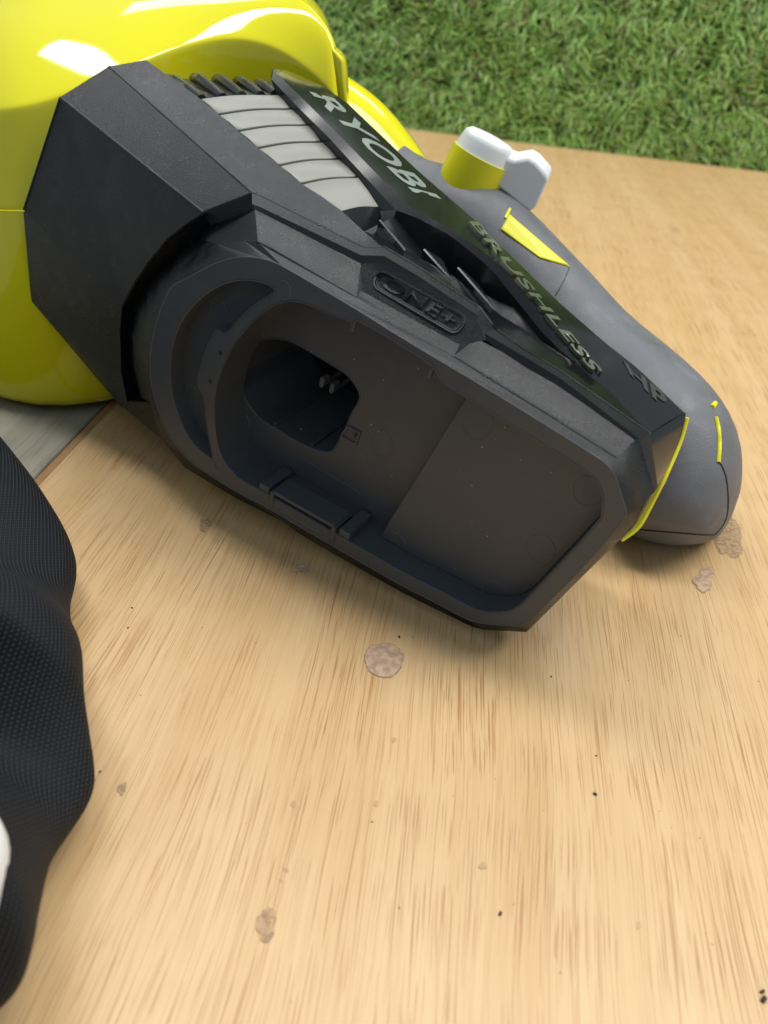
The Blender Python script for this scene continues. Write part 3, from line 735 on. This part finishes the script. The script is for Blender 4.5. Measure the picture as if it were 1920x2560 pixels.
# ---------------------------------------------------------------- fabric bag on the left
def fabric():
    mt = bpy.data.materials.new('woven_black_fabric'); mt.use_nodes = True
    nt = mt.node_tree; N = nt.nodes; K = nt.links.new; b = N['Principled BSDF']
    uvn = N.new('ShaderNodeUVMap'); sp = N.new('ShaderNodeSeparateXYZ'); K(uvn.outputs[0], sp.inputs[0])
    def wave(o, k):
        a = N.new('ShaderNodeMath'); a.operation = 'MULTIPLY'; a.inputs[1].default_value = k; K(o, a.inputs[0])
        s = N.new('ShaderNodeMath'); s.operation = 'SINE'; K(a.outputs[0], s.inputs[0]); return s.outputs[0]
    wx, wy = wave(sp.outputs[0], 2 * math.pi / 0.00135), wave(sp.outputs[1], 2 * math.pi / 0.0012)
    ad = N.new('ShaderNodeMath'); ad.operation = 'MULTIPLY_ADD'; ad.inputs[1].default_value = 0.55; K(wy, ad.inputs[0]); K(wx, ad.inputs[2])
    r = N.new('ShaderNodeMapRange'); r.inputs[1].default_value = -0.2; r.inputs[2].default_value = 1.5; K(ad.outputs[0], r.inputs[0])
    mx = N.new('ShaderNodeMix'); mx.data_type = 'RGBA'; mx.inputs['A'].default_value = (0.006, 0.007, 0.009, 1); mx.inputs['B'].default_value = (0.032, 0.037, 0.045, 1)
    K(r.outputs[0], mx.inputs['Factor']); K(mx.outputs['Result'], b.inputs['Base Color'])
    bp = N.new('ShaderNodeBump'); bp.inputs['Strength'].default_value = 0.8; bp.inputs['Distance'].default_value = 0.0006
    K(r.outputs[0], bp.inputs['Height']); K(bp.outputs[0], b.inputs['Normal'])
    b.inputs['Roughness'].default_value = 0.7; b.inputs['Specular IOR Level'].default_value = 0.2
    return mt
M_FAB = fabric()
bag = empty('dust_bag', (-0.16, 0.12, 0))
tag(bag, 'black woven fabric collection bag with white plastic fitting lying beside the leaf blower', 'bag')
edge = [(-.200, .254), (-.168, .230), (-.133, .203), (-.112, .182), (-.104, .163), (-.095, .147), (-.086, .134), (-.079, .121), (-.075, .114), (-.070, .104), (-.0695, .093), (-.0685, .084), (-.0645, .072), (-.0620, .064), (-.0625, .058), (-.0690, .053), (-.084, .049), (-.11, .044), (-.15, .036)]
ed = catmull([Vector((x, y, 0)) for x, y in edge], 5)
cen = Vector((-.235, .105, 0)); rows = []
hts = [(0, .92), (.004, .95), (.016, .985), (.030, 1.0), (.044, .965), (.056, .89), (.066, .77), (.073, .60), (.078, .40), (.080, .2), (.081, 0.02)]
full = ed + [cen + (cen - p) * 0.8 for p in resample(ed, 12)]
full = ed + catmull([ed[-1], Vector((-.24, .01, 0)), Vector((-.34, .05, 0)), Vector((-.37, .13, 0)), Vector((-.32, .23, 0)), Vector((-.25, .275, 0)), ed[0]], 5)[1:-1]
for h, s in hts:
    row = []
    for i, p in enumerate(full):
        wob = 1 + (0.004 * math.sin(i * 0.17 + h * 55) + 0.003 * math.sin(i * 0.37 - h * 110)) * min(1, h / .03)
        q = cen.lerp(p, s * wob); lo_ = 0.62 + 0.38 * max(0, min(1, (p.y - .00) / .10)) ; row.append(Vector((q.x, q.y, 0.0004 + h * (0.75 + 0.25 * math.sin(i * 0.21 + 1.0)))))
    rows.append(row)
bg_ = MB(); bg_.loft(rows, True); bg_.poly(rows[-1]); bg_.poly(rows[0][::-1])
cover = bg_.build('cover', M_FAB, bag, smooth=80, subdiv=2)
me = cover.data; uvl = me.uv_layers.new(name='UVMap')
for lp in me.loops:
    co = me.vertices[lp.vertex_index].co
    uvl.data[lp.index].uv = (co.x * 0.85 + co.y * 0.52 - co.z * 0.6, -co.x * 0.5 + co.y * 0.8 + co.z * 0.75)
# white plastic fitting
wf = MB(); cw = Vector((-.0786, .0605, .0405)); rows = []
for h, r in [(-.020, .0110), (-.006, .0122), (-.001, .0126), (.004, .0122), (.0068, .0102), (.0076, .005)]:
    rows.append([cw + Vector((math.cos(a) * r, math.sin(a) * r * 1.4, h)) for a in [2 * math.pi * k / 36 for k in range(36)]])
wf.loft(rows, True); wf.poly(rows[0][::-1]); wf.poly(rows[-1])
wf.build('bag_fitting', M_WHITE, bag, smooth=60)

# ---------------------------------------------------------------- wear and crumbs on the table
def chip_mat():
    mt = mat('bare_chipboard', (0.52, 0.36, 0.25), 0.8, bump=(900, 0.6, 5), mottle=(260, 0.5)); return mt
M_CHIP = chip_mat()
M_EDGE = mat('worn_edge', (0.33, 0.22, 0.14), 0.8, mottle=(400, 0.6))
M_STAIN = mat('worn_varnish', (0.52, 0.355, 0.205), 0.7, mottle=(700, 0.6))
def patchy(mt, lo, hi, sc):
    nt = mt.node_tree; N = nt.nodes; n = N.new('ShaderNodeTexNoise'); n.inputs['Scale'].default_value = sc; n.inputs['Detail'].default_value = 6
    r = N.new('ShaderNodeMapRange'); r.inputs[1].default_value = 0.38; r.inputs[2].default_value = 0.6; r.inputs[3].default_value = lo; r.inputs[4].default_value = hi
    tc = N.new('ShaderNodeTexCoord'); nt.links.new(tc.outputs['Object'], n.inputs['Vector']); nt.links.new(n.outputs[0], r.inputs[0]); nt.links.new(r.outputs[0], N['Principled BSDF'].inputs['Alpha'])
patchy(M_STAIN, 0.15, 0.75, 500); patchy(M_EDGE, 0.0, 0.8, 600); patchy(M_CHIP, 0.6, 1.0, 400)
def worn(px, py, rx, ry, material, jag=0.12, rim_=True, seed=0):
    rnd = random.Random(seed); cpt = onz(px, py, 0); ex = onz(px + rx, py, 0) - cpt; ey = onz(px, py + ry, 0) - cpt
    n = 30; ph = [rnd.uniform(0, 6.28) for _ in range(4)]
    def lp(s, z): 
        out = []
        for k in range(n):
            a = 2 * math.pi * k / n; r = s * (1 + jag * (math.sin(2 * a + ph[0]) * .6 + math.sin(3 * a + ph[1]) * .5 + math.sin(5 * a + ph[2]) * .35 + math.sin(9 * a + ph[3]) * .25))
            p = cpt + ex * math.cos(a) * r + ey * math.sin(a) * r; out.append(Vector((p.x, p.y, z)))
        return out
    if rim_:
        MB().poly(lp(1.03, 0.00012)).build('worn_edge', M_EDGE, table, smooth=0)
    MB().poly(lp(0.97, 0.00024)).build('worn_patch', material, table, smooth=0)
worn(960, 1650, 47, 46, M_CHIP, .06, True, 3)
worn(1760, 1450, 26, 28, M_CHIP, .28, True, 5)
worn(1822, 1345, 38, 45, M_STAIN, .20, True, 6)
worn(752, 1422, 15, 12, M_CHIP, .30, True, 8)
worn(512, 1312, 13, 17, M_STAIN, .35, True, 9)
worn(305, 1972, 11, 16, M_STAIN, .25, True, 11)
worn(666, 2312, 24, 44, M_STAIN, .14, True, 12)
for px, py, r, s in [(715, 2175, 7, 1), (703, 2203, 5, 2), (940, 2010, 7, 4), (1208, 2165, 10, 5), (1597, 2315, 9, 6), (733, 2010, 8, 7), (1690, 575, 7, 8), (985, 1850, 6, 9)]:
    worn(px, py, r, r, M_STAIN, .25, False, 20 + s)
M_DUST = mat('pale_dust', (0.35, 0.34, 0.31), 0.9)
M_CRUMB = mat('dark_crumb', (0.03, 0.025, 0.02), 0.8); crumb = MB(); rnd = random.Random(4)
rd = random.Random(9); dn = 0
for i in range(70):
    px, py = rd.uniform(560, 1480), rd.uniform(800, 1500); l = L(px, py, WF)
    if not (-0.11 < l[0] < 0.0 and 0.004 < l[1] < 0.06): continue
    w_ = PW if l[0] > -0.049 else WF
    l = L(px, py, w_ + 0.0001); r = rd.uniform(0.00008, 0.00022)
    MB().box(wld(l), (U + V * rd.uniform(-1, 1)) * r, V * r, W * r).build('dust_speck', M_DUST, bay_o, smooth=0)
spots = [(1250, 2285, 7), (1487, 1986, 6), (998, 1593, 4), (998, 2270, 3), (1908, 2500, 11), (1905, 2480, 8), (1378, 1692, 3), (930, 2055, 3), (320, 1570, 3), (330, 1520, 3), (250, 1930, 4), (1490, 1890, 3)]
for i in range(28): spots.append((rnd.uniform(250, 1900), rnd.uniform(1500, 2540), rnd.uniform(1.0, 2.0)))
for px, py, r in spots:
    p = onz(px, py, 0); r *= p.y / FOC * 0.75 + 0.00003; a = rnd.uniform(0, 3)
    crumb.box(p + Vector((0, 0, r * .4)), Vector((math.cos(a), math.sin(a), 0)) * r, Vector((-math.sin(a), math.cos(a), .2)) * r * .6, Vector((.2, 0, 1)) * r * .5)
tag(crumb.build('crumbs', M_CRUMB, smooth=0), 'tiny dark specks of dirt scattered over the tabletop', 'crumbs', kind='stuff')
